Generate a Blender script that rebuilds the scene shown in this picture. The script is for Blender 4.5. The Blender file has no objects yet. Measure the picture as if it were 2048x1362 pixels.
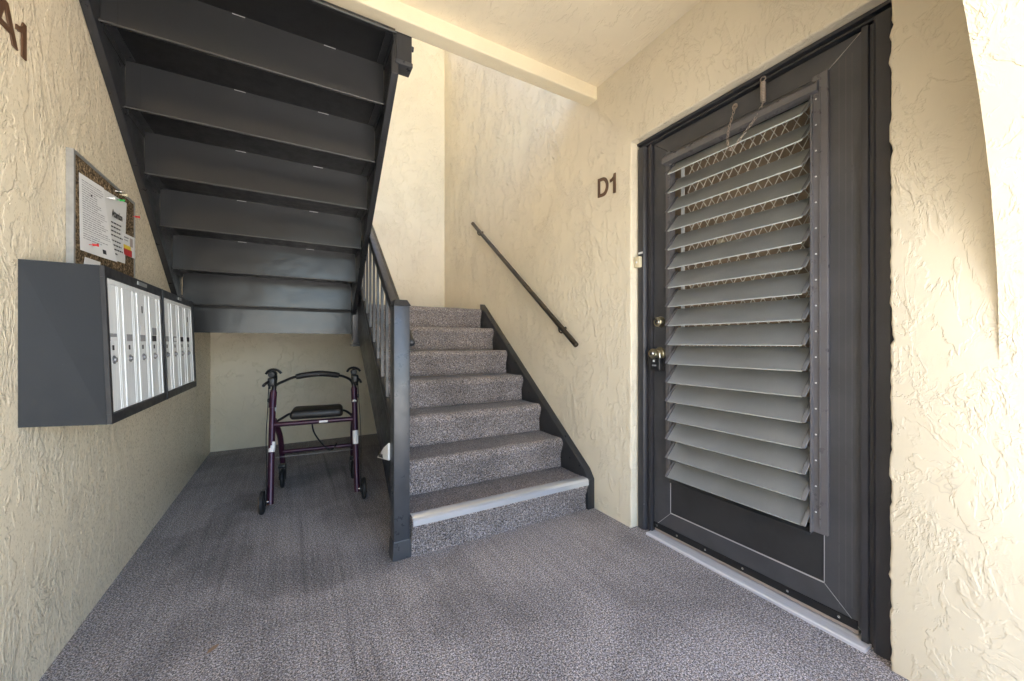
import bpy, bmesh, math, random
from mathutils import Vector, Matrix
random.seed(7)
S = bpy.context.scene
COL = S.collection
R = math.radians

# ------------------------------------------------------------------ camera, sky, sun, exposure
cam = bpy.data.cameras.new('camera')
cam.sensor_width = 36.0
cam.lens = 769.5 / 2048 * 36.0
cam.shift_y = 4.5 / 2048
cam.clip_start, cam.clip_end = 0.02, 500
cam_o = bpy.data.objects.new('camera', cam)
COL.objects.link(cam_o)
cam_o.location = (0, 0, 1.0)
cam_o.rotation_euler = (R(90), 0, R(-29.7))
S.camera = cam_o

SUN_EL, SUN_AZ = 70.0, 272.0            # azimuth clockwise from +Y: the sun stands to the left, along the facade
world = bpy.data.worlds.new('World')
S.world = world
world.use_nodes = True
wn = world.node_tree.nodes
bg = wn['Background']
sky = wn.new('ShaderNodeTexSky')
sky.sky_type = 'NISHITA'
sky.sun_disc = False
sky.sun_elevation = R(SUN_EL)
sky.sun_rotation = R(SUN_AZ)
world.node_tree.links.new(sky.outputs[0], bg.inputs[0])
bg.inputs[1].default_value = 0.15
sun = bpy.data.lights.new('sun', 'SUN')
sun.energy = 5.0
sun.angle = R(0.53)
sun.color = (1.0, 0.94, 0.85)
sun_o = bpy.data.objects.new('sun', sun)
COL.objects.link(sun_o)
sd = Vector((math.sin(R(SUN_AZ)) * math.cos(R(SUN_EL)), math.cos(R(SUN_AZ)) * math.cos(R(SUN_EL)), math.sin(R(SUN_EL))))
sun_o.rotation_euler = sd.to_track_quat('Z', 'Y').to_euler()
S.view_settings.view_transform = 'Standard'
S.view_settings.look = 'None'
S.view_settings.exposure = 3.0
S.view_settings.gamma = 1.0
S.view_settings.use_curve_mapping = False
S.cycles.max_bounces = 14
S.cycles.diffuse_bounces = 8
S.cycles.glossy_bounces = 5
S.cycles.transmission_bounces = 10
S.cycles.use_denoising = True

# ------------------------------------------------------------------ helpers
def material(name, color, rough=0.5, metal=0.0, spec=0.5):
    m = bpy.data.materials.new(name)
    m.use_nodes = True
    p = m.node_tree.nodes['Principled BSDF']
    p.inputs['Base Color'].default_value = (*color, 1)
    p.inputs['Roughness'].default_value = rough
    p.inputs['Metallic'].default_value = metal
    p.inputs['Specular IOR Level'].default_value = spec
    return m

class NB:
    """small node-building helper for one material"""
    def __init__(s, m):
        s.t = m.node_tree
        s.p = s.t.nodes['Principled BSDF']
        s.co = s.t.nodes.new('ShaderNodeTexCoord').outputs['Object']
    def link(s, a, b):
        s.t.links.new(a, b)
    def put(s, sock, v):
        if hasattr(v, 'is_linked'):
            s.t.links.new(v, sock)
        else:
            sock.default_value = v
    def scaled(s, sc, off=(0, 0, 0), rot=(0, 0, 0), src=None):
        n = s.t.nodes.new('ShaderNodeMapping')
        n.inputs['Scale'].default_value = sc
        n.inputs['Location'].default_value = off
        n.inputs['Rotation'].default_value = rot
        s.link(src or s.co, n.inputs['Vector'])
        return n.outputs[0]
    def noise(s, scale, detail=2.0, rough=0.5, dist=0.0, vec=None, out=0):
        n = s.t.nodes.new('ShaderNodeTexNoise')
        n.inputs['Scale'].default_value = scale
        n.inputs['Detail'].default_value = detail
        n.inputs['Roughness'].default_value = rough
        n.inputs['Distortion'].default_value = dist
        s.link(vec if vec is not None else s.co, n.inputs['Vector'])
        return n.outputs[out]
    def math(s, op, a, b=0.0, c=0.0, clamp=False):
        n = s.t.nodes.new('ShaderNodeMath')
        n.operation = op
        n.use_clamp = clamp
        for i, v in enumerate((a, b, c)):
            s.put(n.inputs[i], v)
        return n.outputs[0]
    def step(s, v, a, b, lo=0.0, hi=1.0):
        n = s.t.nodes.new('ShaderNodeMapRange')
        n.interpolation_type = 'SMOOTHSTEP'
        s.put(n.inputs[0], v)
        for i, x in zip((1, 2, 3, 4), (a, b, lo, hi)):
            n.inputs[i].default_value = x
        return n.outputs[0]
    def ramp(s, v, stops, interp='LINEAR'):
        n = s.t.nodes.new('ShaderNodeValToRGB')
        n.color_ramp.interpolation = interp
        e = n.color_ramp.elements
        while len(e) < len(stops):
            e.new(0.5)
        for el, (pos, col) in zip(e, stops):
            el.position = pos
            el.color = (*col, 1)
        s.put(n.inputs[0], v)
        return n.outputs[0]
    def mix(s, fac, a, b, mode='MIX'):
        n = s.t.nodes.new('ShaderNodeMix')
        n.data_type = 'RGBA'
        n.blend_type = mode
        s.put(n.inputs[0], fac)
        for sock, v in ((n.inputs[6], a), (n.inputs[7], b)):
            s.put(sock, (*v, 1) if isinstance(v, tuple) else v)
        return n.outputs[2]
    def bump(s, h, strength, distance, normal=None):
        n = s.t.nodes.new('ShaderNodeBump')
        n.inputs['Strength'].default_value = strength
        n.inputs['Distance'].default_value = distance
        s.link(h, n.inputs['Height'])
        if normal is not None:
            s.link(normal, n.inputs['Normal'])
        return n.outputs[0]
    def sep(s, i):
        n = s.t.nodes.new('ShaderNodeSeparateXYZ')
        s.link(s.co, n.inputs[0])
        return n.outputs[i]

def obj(name, bm, mat, parent=None, smooth=None):
    """link a bmesh as one mesh object"""
    if smooth:
        for f in bm.faces:
            f.smooth = True
        for e in bm.edges:
            if len(e.link_faces) == 2 and e.calc_face_angle(0.0) > R(smooth):
                e.smooth = False
    me = bpy.data.meshes.new(name)
    bm.to_mesh(me)
    bm.free()
    if mat is not None:
        me.materials.append(mat)
    o = bpy.data.objects.new(name, me)
    COL.objects.link(o)
    if parent is not None:
        o.parent = parent
    return o

def dup(o, parent, mw=None):
    c = o.copy()
    COL.objects.link(c)
    c.parent = parent
    if mw is not None:
        c.matrix_local = mw
    return c

def tag(o, label=None, cat=None, group=None, kind=None):
    for k, v in (('label', label), ('category', cat), ('group', group), ('kind', kind)):
        if v:
            o[k] = v
    return o

def thing(name, label, cat, group=None):
    o = bpy.data.objects.new(name, None)
    o.empty_display_size = 0.05
    COL.objects.link(o)
    return tag(o, label, cat, group)

def bevel_bm(bm, w, seg=2, ang=30):
    es = [e for e in bm.edges if len(e.link_faces) == 2 and e.calc_face_angle(0.0) > R(ang)]
    bmesh.ops.bevel(bm, geom=es, offset=w, segments=seg, affect='EDGES', profile=0.5)

def box(x0, x1, y0, y1, z0, z1, bev=0.0, seg=2, bm=None):
    b = bmesh.new()
    r = bmesh.ops.create_cube(b, size=1.0)
    for v in r['verts']:
        v.co = Vector((x0 + (v.co.x + .5) * (x1 - x0), y0 + (v.co.y + .5) * (y1 - y0), z0 + (v.co.z + .5) * (z1 - z0)))
    if bev:
        bevel_bm(b, bev, seg)
    return merge(bm, b)

def merge(bm, b, mat=None):
    if mat is not None:
        b.transform(mat)
    if bm is None:
        return b
    tmp = bpy.data.meshes.new('tmp')
    b.to_mesh(tmp)
    b.free()
    bm.from_mesh(tmp)
    bpy.data.meshes.remove(tmp)
    return bm

def prism(pts, axis, a, b, bev=0.0, seg=2, bm=None):
    """2D polygon extruded along an axis ('x': pts are (y,z), 'y': (x,z), 'z': (x,y))"""
    m = bmesh.new()
    def P(p, t):
        return {'x': (t, p[0], p[1]), 'y': (p[0], t, p[1]), 'z': (p[0], p[1], t)}[axis]
    va = [m.verts.new(P(p, a)) for p in pts]
    vb = [m.verts.new(P(p, b)) for p in pts]
    m.faces.new(va)
    m.faces.new(vb[::-1])
    n = len(pts)
    for i in range(n):
        m.faces.new((va[i], vb[i], vb[(i + 1) % n], va[(i + 1) % n]))
    bmesh.ops.recalc_face_normals(m, faces=m.faces)
    if bev:
        bevel_bm(m, bev, seg)
    return merge(bm, m)

def tube(path, r, seg=10, bm=None, close=False, cap=True):
    """round tube along a list of points; r may be a list"""
    m = bmesh.new()
    pts = [Vector(p) for p in path]
    n = len(pts)
    rs = r if isinstance(r, (list, tuple)) else [r] * n
    up, rings = None, []
    for i, p in enumerate(pts):
        if close:
            t = pts[(i + 1) % n] - pts[i - 1]
        else:
            t = pts[min(i + 1, n - 1)] - pts[max(i - 1, 0)]
        t.normalize()
        if up is None:
            up = t.orthogonal().normalized()
        up = (up - t * up.dot(t)).normalized()
        q = t.cross(up)
        rings.append([m.verts.new(p + (up * math.cos(2 * math.pi * k / seg) + q * math.sin(2 * math.pi * k / seg)) * rs[i]) for k in range(seg)])
    for i in range(n if close else n - 1):
        A, B = rings[i], rings[(i + 1) % n]
        for k in range(seg):
            m.faces.new((A[k], A[(k + 1) % seg], B[(k + 1) % seg], B[k]))
    if cap and not close:
        m.faces.new(rings[0][::-1])
        m.faces.new(rings[-1])
    bmesh.ops.recalc_face_normals(m, faces=m.faces)
    return merge(bm, m)

def lathe(prof, origin, axis, seg=20, bm=None):
    """profile of (distance along axis, radius) turned round the axis"""
    ax = Vector(axis).normalized()
    o = Vector(origin)
    return tube([o + ax * d for d, _ in prof], [max(r, 1e-4) for _, r in prof], seg, bm)

def smooth_path(pts, sub=4):
    out = []
    P = [Vector(p) for p in pts]
    for i in range(len(P) - 1):
        a, b, c, d = P[max(i - 1, 0)], P[i], P[i + 1], P[min(i + 2, len(P) - 1)]
        for k in range(sub):
            t = k / sub
            out.append(0.5 * ((2 * b) + (c - a) * t + (2 * a - 5 * b + 4 * c - d) * t * t + (3 * b - a - 3 * c + d) * t ** 3))
    out.append(P[-1])
    return out

LEFTW = Matrix(((0, 0, 1, 0), (1, 0, 0, 0), (0, 1, 0, 0), (0, 0, 0, 1)))      # text plane on the left wall
RIGHTW = Matrix(((0, 0, -1, 0), (-1, 0, 0, 0), (0, 1, 0, 0), (0, 0, 0, 1)))   # text plane on the right wall

def text_bm(s, size, extrude, mat, bm=None, bold=0.0):
    cu = bpy.data.curves.new('lettering', 'FONT')
    cu.body, cu.size, cu.extrude, cu.offset = s, size, extrude, bold
    cu.resolution_u = 4
    o = bpy.data.objects.new('lettering', cu)
    COL.objects.link(o)
    dg = bpy.context.evaluated_depsgraph_get()
    me = bpy.data.meshes.new_from_object(o.evaluated_get(dg))
    bpy.data.objects.remove(o)
    b = bmesh.new()
    b.from_mesh(me)
    bpy.data.meshes.remove(me)
    return merge(bm, b, mat)

def fit(bm, lo, hi, axes):
    """scale a bmesh so that its bounds along the axes become lo..hi"""
    for i, a, b in zip(axes, lo, hi):
        c0 = min(v.co[i] for v in bm.verts)
        c1 = max(v.co[i] for v in bm.verts)
        for v in bm.verts:
            v.co[i] = a + (v.co[i] - c0) / (c1 - c0) * (b - a)
    return bm

# ------------------------------------------------------------------ materials
def stucco(name, color, seed=0.0, rough=0.5, strength=0.8, flow=(1, 1, 0.55), scale=1.0, tone=0.06, depth=.0045, far=0.0):
    m = material(name, color, rough, 0, 0.45)
    n = NB(m)
    v = n.scaled(tuple(f * scale for f in flow), (seed, seed * 1.7, seed * .6))
    warp = n.noise(2.2, 2, .5, 0, v, 1)
    vv = n.t.nodes.new('ShaderNodeVectorMath')
    vv.operation = 'MULTIPLY_ADD'
    n.link(warp, vv.inputs[0])
    vv.inputs[1].default_value = (.25, .25, .25)
    n.link(v, vv.inputs[2])
    v = vv.outputs[0]
    n1 = n.noise(10, 5, .62, .3, v)
    plate = n.step(n1, .505, .55)
    n1b = n.noise(24, 4, .62, .5, n.scaled((1, 1, 1), (4.1, 2.2, 7.7), src=v))
    plate2 = n.step(n1b, .53, .59)
    n2 = n.noise(13, 4, .6, .7, n.scaled((1, 1, 1), (9.1, 5.2, 1.7), src=v))
    ridge = n.step(n.math('ABSOLUTE', n.math('SUBTRACT', n2, .5)), .045, .0)
    mask = n.step(n.noise(4.2, 4, .65, 0, n.scaled((1, 1, 1), (2, 8, 3), src=v)), .48, .60)
    lump = n.step(n.noise(52, 3, .6, .3, n.scaled((1, 1, 1), (7, 1, 4), src=v)), .50, .64)
    fine = n.noise(95, 3, .6, 0, v)
    h = n.math('ADD', n.math('MULTIPLY', plate, .50), n.math('MULTIPLY', n.math('MULTIPLY', ridge, mask), .45))
    h = n.math('ADD', h, n.math('MULTIPLY', n.math('MULTIPLY', plate2, mask), .45))
    h = n.math('ADD', h, n.math('MULTIPLY', n.math('MULTIPLY', lump, mask), .35))
    h = n.math('ADD', h, n.math('MULTIPLY', fine, .07))
    if far:                                   # heavier trowelling towards the stairwell
        h = n.math('MULTIPLY', h, n.math('ADD', n.math('MULTIPLY', n.sep(1), far), .42))
    n.link(n.bump(h, strength, depth), n.p.inputs['Normal'])
    # faint dirt, scuffs and patchy paint
    d = n.noise(1.6, 5, .6, .4)
    col = n.mix(n.step(d, .35, .75), tuple(c * (1 + tone) for c in color), tuple(c * (1 - tone) for c in color))
    crack = n.math('SUBTRACT', 1.0, n.math('MULTIPLY', n.math('ABSOLUTE', n.math('SUBTRACT', n.noise(5, 4, .6, 1.0, n.scaled((1, 1, .7), (3, 1, 6))), .5)), 160.0), clamp=True)
    crack = n.math('MULTIPLY', crack, n.step(n.noise(2.3, 2), .58, .7))
    col = n.mix(n.math('MULTIPLY', crack, .28), col, tuple(c * .4 for c in color))
    sc = n.step(n.noise(1.0, 3, .6, .2, n.scaled((2, 2.4, 26), (4, 1, 2), (R(24), 0, 0))), .70, .76)
    sc = n.math('MULTIPLY', sc, n.step(n.noise(1.7, 2), .52, .6))
    col = n.mix(n.math('MULTIPLY', sc, .35), col, tuple(c * .45 for c in color))
    n.link(col, n.p.inputs['Base Color'])
    n.link(n.step(fine, .2, .8, rough - .1, rough + .12), n.p.inputs['Roughness'])
    return m

M_LEFT = stucco('left_stucco', (.81, .705, .525), 1.3, .30, .9, (1.1, 1.1, .6), 1.3, depth=.0052)
M_RIGHT = stucco('right_stucco', (.76, .68, .525), 5.1, .42, .8, (1, 1, .6), 1.15, depth=.0045, far=.46)
M_BACK = stucco('back_stucco', (.79, .705, .535), 8.2, .45, .7, (1, 1, .8), .8, depth=.007)
M_ARCH = stucco('arch_stucco', (.66, .60, .50), 2.9, .55, .8, (1, 1, 1), .9, depth=.004)
M_CEIL = stucco('ceiling_stucco', (.84, .745, .57), 3.7, .5, .7, (1, .55, 1))
M_BEAM = stucco('beam_paint', (.84, .745, .55), 6.7, .5, .25)

def carpet(name, floor_marks=False, gain=1.0, tint=(1, 1, 1)):
    m = material(name, (.1, .1, .1), .95, 0, .15)
    n = NB(m)
    f = n.noise(250, 2, .7, .3)
    g = n.noise(150, 1, .5, 0, n.scaled((1, 1, 1), (3, 7, 2)))
    s = n.math('ADD', n.math('MULTIPLY', f, .7), n.math('MULTIPLY', g, .3))
    col = n.ramp(s, [(.36, (.026, .024, .025)), (.455, (.110, .102, .103)), (.535, (.30, .281, .284)), (.65, (.68, .64, .642))])
    hue = n.noise(90, 1, .5, 0, n.scaled((1, 1, 1), (1, 4, 9)))
    col = n.mix(n.step(hue, .5, .62, 0, .55), col, n.mix(1.0, col, (1.0, .86, .76), 'MULTIPLY'))
    col = n.mix(n.step(hue, .5, .38, 0, .5), col, n.mix(1.0, col, (.88, .87, 1.02), 'MULTIPLY'))
    col = n.mix(1.0, col, tint, 'MULTIPLY')
    wear = n.math('MULTIPLY', n.step(n.noise(2.4, 4, .6, .6), .38, .72, 1.12, .74), gain)
    if floor_marks:
        # a darker arc in front of the stair foot, and dirt streaks along the walking line
        x, y = n.sep(0), n.sep(1)
        wob = n.math('MULTIPLY', n.math('SUBTRACT', n.noise(3.0, 4, .6), .5), .5)
        dx = n.math('SUBTRACT', x, .28)
        dy = n.math('SUBTRACT', y, 2.55)
        rr = n.math('ADD', n.math('SQRT', n.math('ADD', n.math('MULTIPLY', dx, dx), n.math('MULTIPLY', n.math('MULTIPLY', dy, dy), .8))), wob)
        arc = n.math('MULTIPLY', n.step(rr, .45, .62), n.step(rr, .78, .70))
        arc = n.math('MULTIPLY', arc, n.step(x, .62, .35))
        streak = n.step(n.noise(1.0, 3, .6, .3, n.scaled((15, .55, 1), (2, 5, 0))), .57, .68)
        streak = n.math('MULTIPLY', streak, n.step(n.math('ABSOLUTE', n.math('SUBTRACT', x, .05)), .5, .2))
        marks = n.math('ADD', n.math('MULTIPLY', arc, .20), n.math('MULTIPLY', streak, .26))
        brush = n.step(n.noise(1.0, 2, .5, .2, n.scaled((34, 1.1, 1), (8, 3, 0))), .35, .65, .0, .14)
        marks = n.math('ADD', marks, brush, clamp=True)
        wear = n.math('MULTIPLY', wear, n.math('SUBTRACT', 1.0, marks))
    vm = n.t.nodes.new('ShaderNodeVectorMath')
    vm.operation = 'SCALE'
    n.link(col, vm.inputs[0])
    n.put(vm.inputs['Scale'], wear)
    n.link(vm.outputs[0], n.p.inputs['Base Color'])
    n.link(n.bump(s, .5, .005), n.p.inputs['Normal'])
    n.p.inputs['Sheen Weight'].default_value = .15
    return m

M_CARPET = carpet('floor_carpet', True, 1.3, (1.0, .985, .955))
M_STAIRCARPET = carpet('stair_carpet', gain=.90, tint=(1.0, .955, .90))
M_TREADDARK = carpet('darkened_tread_carpet', gain=.64, tint=(1.0, .955, .90))  # tread tops: traffic-worn carpet, darkened further to offset light from above

def paint(name, color, rough=.38, dents=0.0, chips=True, var=.12, stretch=(1, 1, 1), rv=.08, spec=.5):
    m = material(name, color, rough, 0, spec)
    n = NB(m)
    d = n.noise(7, 4, .6)
    col = n.mix(n.step(d, .3, .7), tuple(c * (1 - var) for c in color), tuple(c * (1 + var) for c in color))
    if chips:
        c = n.step(n.noise(38, 4, .7, .5), .735, .76)
        col = n.mix(c, col, (.28, .27, .25))
    n.link(col, n.p.inputs['Base Color'])
    n.link(n.step(n.noise(22, 4, .65), .25, .75, rough - rv, rough + rv), n.p.inputs['Roughness'])
    nb = n.bump(n.noise(140, 3, .6), .12, .002)
    if dents:
        nb = n.bump(n.noise(6.5, 2, .5, .3, n.scaled(stretch)), dents, .02, nb)
    n.link(nb, n.p.inputs['Normal'])
    return m

M_BLACK = paint('black_steel_paint', (.024, .025, .028), .34)
M_RISER = paint('black_sheet_steel', (.029, .030, .032), .24, .24, chips=False, var=.02, stretch=(.7, 1, .8), rv=.025)
M_HEM = paint('worn_hem_paint', (.06, .06, .06), .2)
M_POST = paint('charcoal_post_paint', (.045, .048, .055), .33)
M_TREADPAN = paint('black_tread_pan', (.010, .010, .011), .42, chips=False, spec=.35)
M_DOOR = paint('charcoal_door_paint', (.062, .063, .070), .36, chips=False)
M_DOORTRIM = paint('door_channel_paint', (.125, .120, .126), .33, chips=False)
M_FRAME = paint('door_frame_paint', (.040, .040, .046), .38)
M_PANEL = paint('kick_panel_paint', (.030, .030, .032), .45, chips=False)
M_MAILBODY = paint('mailbox_cabinet_paint', (.019, .021, .024), .5, var=.03, rv=.02, spec=.22)
M_MAILRIM = paint('mailbox_rim_paint', (.020, .020, .023), .45)
M_RAILBROWN = paint('brown_rail_paint', (.024, .016, .008), .42, chips=False)
M_LETTER = material('brown_letter', (.115, .060, .032), .5)
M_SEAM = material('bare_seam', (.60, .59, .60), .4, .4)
M_RIVET = material('rivet', (.8, .8, .8), .3, .3)
M_RUBBER = material('rubber', (.016, .016, .017), .6)
M_BLACKPLASTIC = material('black_plastic', (.013, .013, .014), .4)
M_DARK = material('soot_black', (.006, .006, .007), .7)
M_BRASS = material('worn_brass', (.62, .55, .38), .28, 1.0)
M_CHROME = material('chrome', (.75, .74, .70), .2, 1.0)
M_IVORY = material('ivory_plastic', (.72, .64, .45), .4)
M_NOTICE = material('notice_paper_white', (.74, .74, .73), .7)
M_WHITE = material('white_paper', (.80, .80, .80), .7)
M_INK = material('ink', (.03, .03, .035), .8)
M_GREYINK = material('grey_ink', (.30, .30, .31), .8)
M_RED = material('red', (.62, .03, .03), .4)
M_GREEN = material('green', (.04, .42, .08), .4)
M_YELLOW = material('yellow', (.85, .62, .05), .5)
M_PHOTO = material('photo_print', (.42, .36, .34), .5)
M_CLIP = material('clip_aluminium', (.26, .26, .27), .35, .5)
M_RUST = material('rusty_steel', (.46, .39, .34), .45, .5)
M_INNER = paint('inner_door_brown', (.34, .25, .165), .5, chips=False)
M_LATTICE = material('lattice_paint', (.86, .82, .72), .45)
M_WHITEMETAL = material('white_channel', (.70, .72, .72), .4)

def brushed(name, color, metal, rough, direction):
    m = material(name, color, rough, metal)
    n = NB(m)
    s = n.noise(1.0, 3, .6, 0, n.scaled(direction))
    n.link(n.mix(n.step(s, .3, .7), tuple(c * .9 for c in color), tuple(min(.9, c * 1.06) for c in color)), n.p.inputs['Base Color'])
    n.link(n.step(s, .2, .8, rough - .08, rough + .1), n.p.inputs['Roughness'])
    n.link(n.bump(s, .12, .001), n.p.inputs['Normal'])
    return m

M_ALU = material('nosing_aluminium', (.80, .83, .88), .18, .68)
M_SILL = brushed('sill_aluminium', (.74, .74, .78), .3, .42, (300, 6, 300))
M_MAILDOOR = brushed('mail_door_aluminium', (.83, .85, .85), .05, .42, (150, 150, 2))
M_CORKFRAME = brushed('board_frame', (.40, .40, .39), .5, .4, (60, 60, 60))

M_PURPLE = material('purple_walker_paint', (.048, .014, .032), .3, .3)
M_PAD = material('black_vinyl', (.018, .017, .017), .45)

m = material('frosted_glass', (.55, .56, .54), .34)
nb_ = NB(m)
nb_.p.inputs['Transmission Weight'].default_value = .66
nb_.p.inputs['IOR'].default_value = 1.48
sp = nb_.step(nb_.noise(95, 2, .6), .72, .76)
ms = nb_.noise(6, 4, .6)
nb_.link(nb_.mix(nb_.math('MULTIPLY', sp, .5), nb_.mix(nb_.step(ms, .3, .7), (.47, .485, .48), (.55, .565, .56)), (.8, .8, .8)), nb_.p.inputs['Base Color'])
nb_.link(nb_.bump(nb_.noise(420, 2, .5), .25, .001), nb_.p.inputs['Normal'])
M_GLASS = m
M_GLASSEDGE = material('ground_glass_edge', (.50, .53, .52), .4)

m = material('cork', (.2, .13, .07), .9, 0, .2)
n_ = NB(m)
c_ = n_.noise(95, 3, .7, .5)
n_.link(n_.ramp(c_, [(.36, (.018, .013, .008)), (.5, (.13, .09, .05)), (.66, (.42, .31, .19))]), n_.p.inputs['Base Color'])
n_.link(n_.bump(c_, .8, .003), n_.p.inputs['Normal'])
M_CORK = m

m = material('concrete_ground', (.42, .40, .37), .85)
n_ = NB(m)
n_.link(n_.mix(n_.noise(1.5, 5, .6), (.58, .55, .50), (.68, .65, .60)), n_.p.inputs['Base Color'])
M_GROUND = m

# ------------------------------------------------------------------ the setting
XL, XR, YB = -.652, 1.587, 4.42
ZC = 2.53                      # ceiling of the entry
RISE, RUN, Y1 = .188, .2476, 1.767
ZLAND = RISE * 7
YLAND = Y1 + 6 * RUN
RR = random.Random(3)

tag(obj('ground', box(-60, 60, -60, -.06, -.3, -.03), M_GROUND), 'pale concrete ground in front of the entry', 'ground', kind='structure')
tag(obj('floor', box(XL - .1, XR + .215, -.06, YB + .05, -.15, 0), M_CARPET), 'grey speckled carpet floor of the entry', 'floor', kind='structure')
tag(obj('left_wall', box(XL - .15, XL, .24, YB, 0, 5.9), M_LEFT), 'cream stucco wall behind the mailboxes', 'wall', kind='structure')
tag(obj('back_wall', box(XL - .15, XR + .2, YB, YB + .15, 0, 4.7), M_BACK), 'cream wall at the back of the stairwell', 'wall', kind='structure')

DY0, DY1, DZ = .449, 1.486, 2.083   # door opening in the right wall
def ragged(a, b, n, amp):
    out, w = [], 0.0
    for i in range(n + 1):
        t = i / n
        w = w * .55 + RR.uniform(-amp, amp) * (2.2 if RR.random() < .12 else .6)
        j = w if 0 < i < n else 0
        out.append((a[0] + (b[0] - a[0]) * t + (j if a[0] == b[0] else 0), a[1] + (b[1] - a[1]) * t + (j if a[1] == b[1] else 0)))
    return out
pl = [(YB, 0), (YB, 5.9), (.24, 5.9), (.24, 0)]
pl += ragged((DY0, 0), (DY0, DZ), 130, .0035)
pl += ragged((DY0, DZ), (DY1, DZ), 60, .002)[1:]
pl += ragged((DY1, DZ), (DY1, 0), 110, .002)[1:]
b = prism(pl, 'x', XR, XR + .22)
es = []
for e in b.edges:
    p, q = e.verts[0].co, e.verts[1].co
    if abs(p.x - XR) < 1e-5 and abs(q.x - XR) < 1e-5 and max(p.y, q.y) < DY1 + .01 and min(p.y, q.y) > DY0 - .01 and max(p.z, q.z) < DZ + .01 and e.calc_length() < .2:
        es.append(e)
bmesh.ops.bevel(b, geom=es, offset=.008, segments=3, affect='EDGES', profile=.5)
tag(obj('right_wall', b, M_RIGHT, smooth=40), 'cream stucco wall with the louvred apartment door', 'wall', kind='structure')

# front wall with the round-headed arch the picture is taken through
AC, AR, AZ = .4675, 1.1195, .95
pts = [(-4, -.3), (-4, 2.63), (5, 2.63), (5, -.3), (XR, -.3)]
for i in range(0, 81):
    a = math.pi * i / 80
    j = RR.uniform(-.003, .003) if 0 < i < 80 else 0
    pts.append((AC + (AR + j) * math.cos(a), AZ + (AR + j) * math.sin(a)))
pts.append((XL, -.3))
b = prism(pts, 'y', -.06, .24)
tag(obj('arch_wall', b, M_RIGHT, smooth=40), 'thick pale stucco wall with the round entry arch', 'wall', kind='structure')
pts = [(-4, 2.63), (-4, 5.9), (5, 5.9), (5, 2.63), (1.55, 2.63), (1.55, 5.2), (1.2, 5.6), (-.25, 5.6), (-.6, 5.2), (-.6, 2.63)]
tag(obj('upper_front_wall', prism(pts, 'y', -.06, .24), M_ARCH), 'upper storey front wall with its own opening', 'wall', kind='structure')
tag(obj('roof', box(-4, 5, -.5, 4.6, 5.9, 6.1), M_CEIL), 'flat roof over the stairwell', 'roof', kind='structure')
tag(obj('sky_block_wall', box(-1.2, -.95, -2.2, -.0605, -.03, 2.519), M_ARCH), 'added stucco wall left of the arch that blocks sky light', 'wall', kind='structure')  # unseen wall added to hold sky light off the near right wall
tag(obj('sky_block_slab', box(-4, 5, -.70, -.0605, 2.52, 2.68), M_CEIL), 'added overhanging slab that cuts sky light at the front of the entry', 'sky_block_slab', kind='structure')  # unseen slab added to cut the high sky light entering the arch
tag(obj('ceiling', box(XL, XR, .24, 1.748, ZC, 2.63), M_CEIL), 'cream textured ceiling of the entry', 'ceiling', kind='structure')
tag(obj('ceiling_beam', box(XL, XR, 1.748, 1.832, 2.455, 2.63, .006), M_BEAM), 'cream downstand beam along the ceiling edge', 'beam', kind='structure')

# ------------------------------------------------------------------ lower staircase
st = thing('lower_staircase', 'carpeted lower flight of stairs with black stringers and a silver nosing', 'staircase')
SX0, SX1 = .482, 1.531
def step_profile(k):
    y, z = Y1 + (k - 1) * RUN, RISE * k
    z0 = RISE * (k - 1) + (0 if k == 1 else .002)
    pr = [(y + .020, z0), (y + .024, z0 + .05), (y + .022, z - .098), (y + .012, z - .078)]
    for a in range(0, 8):                       # padded bullnose
        t = R(216 - a * 18)
        pr.append((y + .036 + .036 * math.cos(t), z - .036 + .036 * math.sin(t)))
    yb = y + RUN + (.03 if k < 7 else .10)
    pr += [(y + .12, z - .004), (yb, z - .001), (yb, z - .045), (y + .065, z - .05), (y + .06, z0)]
    return pr
for k in range(1, 8):
    b = prism(step_profile(k), 'x', SX0, SX1 - RR.uniform(0, .003))
    for q in range(1, 20):
        bmesh.ops.bisect_plane(b, geom=b.verts[:] + b.edges[:] + b.faces[:], plane_co=(SX0 + .052 * q, 0, 0), plane_no=(1, 0, 0))
    for v in b.verts:                           # the pile is never dead straight
        v.co.y += .0022 * math.sin(v.co.x * 21 + k * 2.1) + RR.uniform(-.0012, .0012)
        v.co.z += .0016 * math.sin(v.co.x * 16 + k) if v.co.z > RISE * (k - 1) + .06 else 0
    o = obj('carpeted_step', b, M_STAIRCARPET, st, smooth=50)
    o.data.materials.append(M_TREADDARK)
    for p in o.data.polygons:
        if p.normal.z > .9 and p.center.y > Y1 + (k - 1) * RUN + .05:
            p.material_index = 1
def line(y, z0, y0, m=.7593):
    return z0 + m * (y - y0)
# wall-side stringer: a black board that stands a little above the nosings
pr = [(1.772, 0), (1.772, .178), (1.81, .232), (3.30, line(3.30, .232, 1.81)), (3.30, 1.07), (3.1, .99), (2.0, .05), (1.95, 0)]
obj('stringer', prism(pr, 'x', SX1 + .003, XR - .001, .004), M_BLACK, st, smooth=40)
# open-side stringer: a deep steel channel
ytop = lambda y: .585 + .752 * (y - 2.11)
ybot = lambda y: .685 + .775 * (y - 2.74)
pr = [(1.872, ytop(1.872)), (3.214, ytop(3.214)), (3.214, ybot(3.214)), (1.95, ybot(1.95)), (1.872, .0)]
obj('stringer', prism(pr, 'x', .445, .479, .003), M_BLACK, st, smooth=40)
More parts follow.
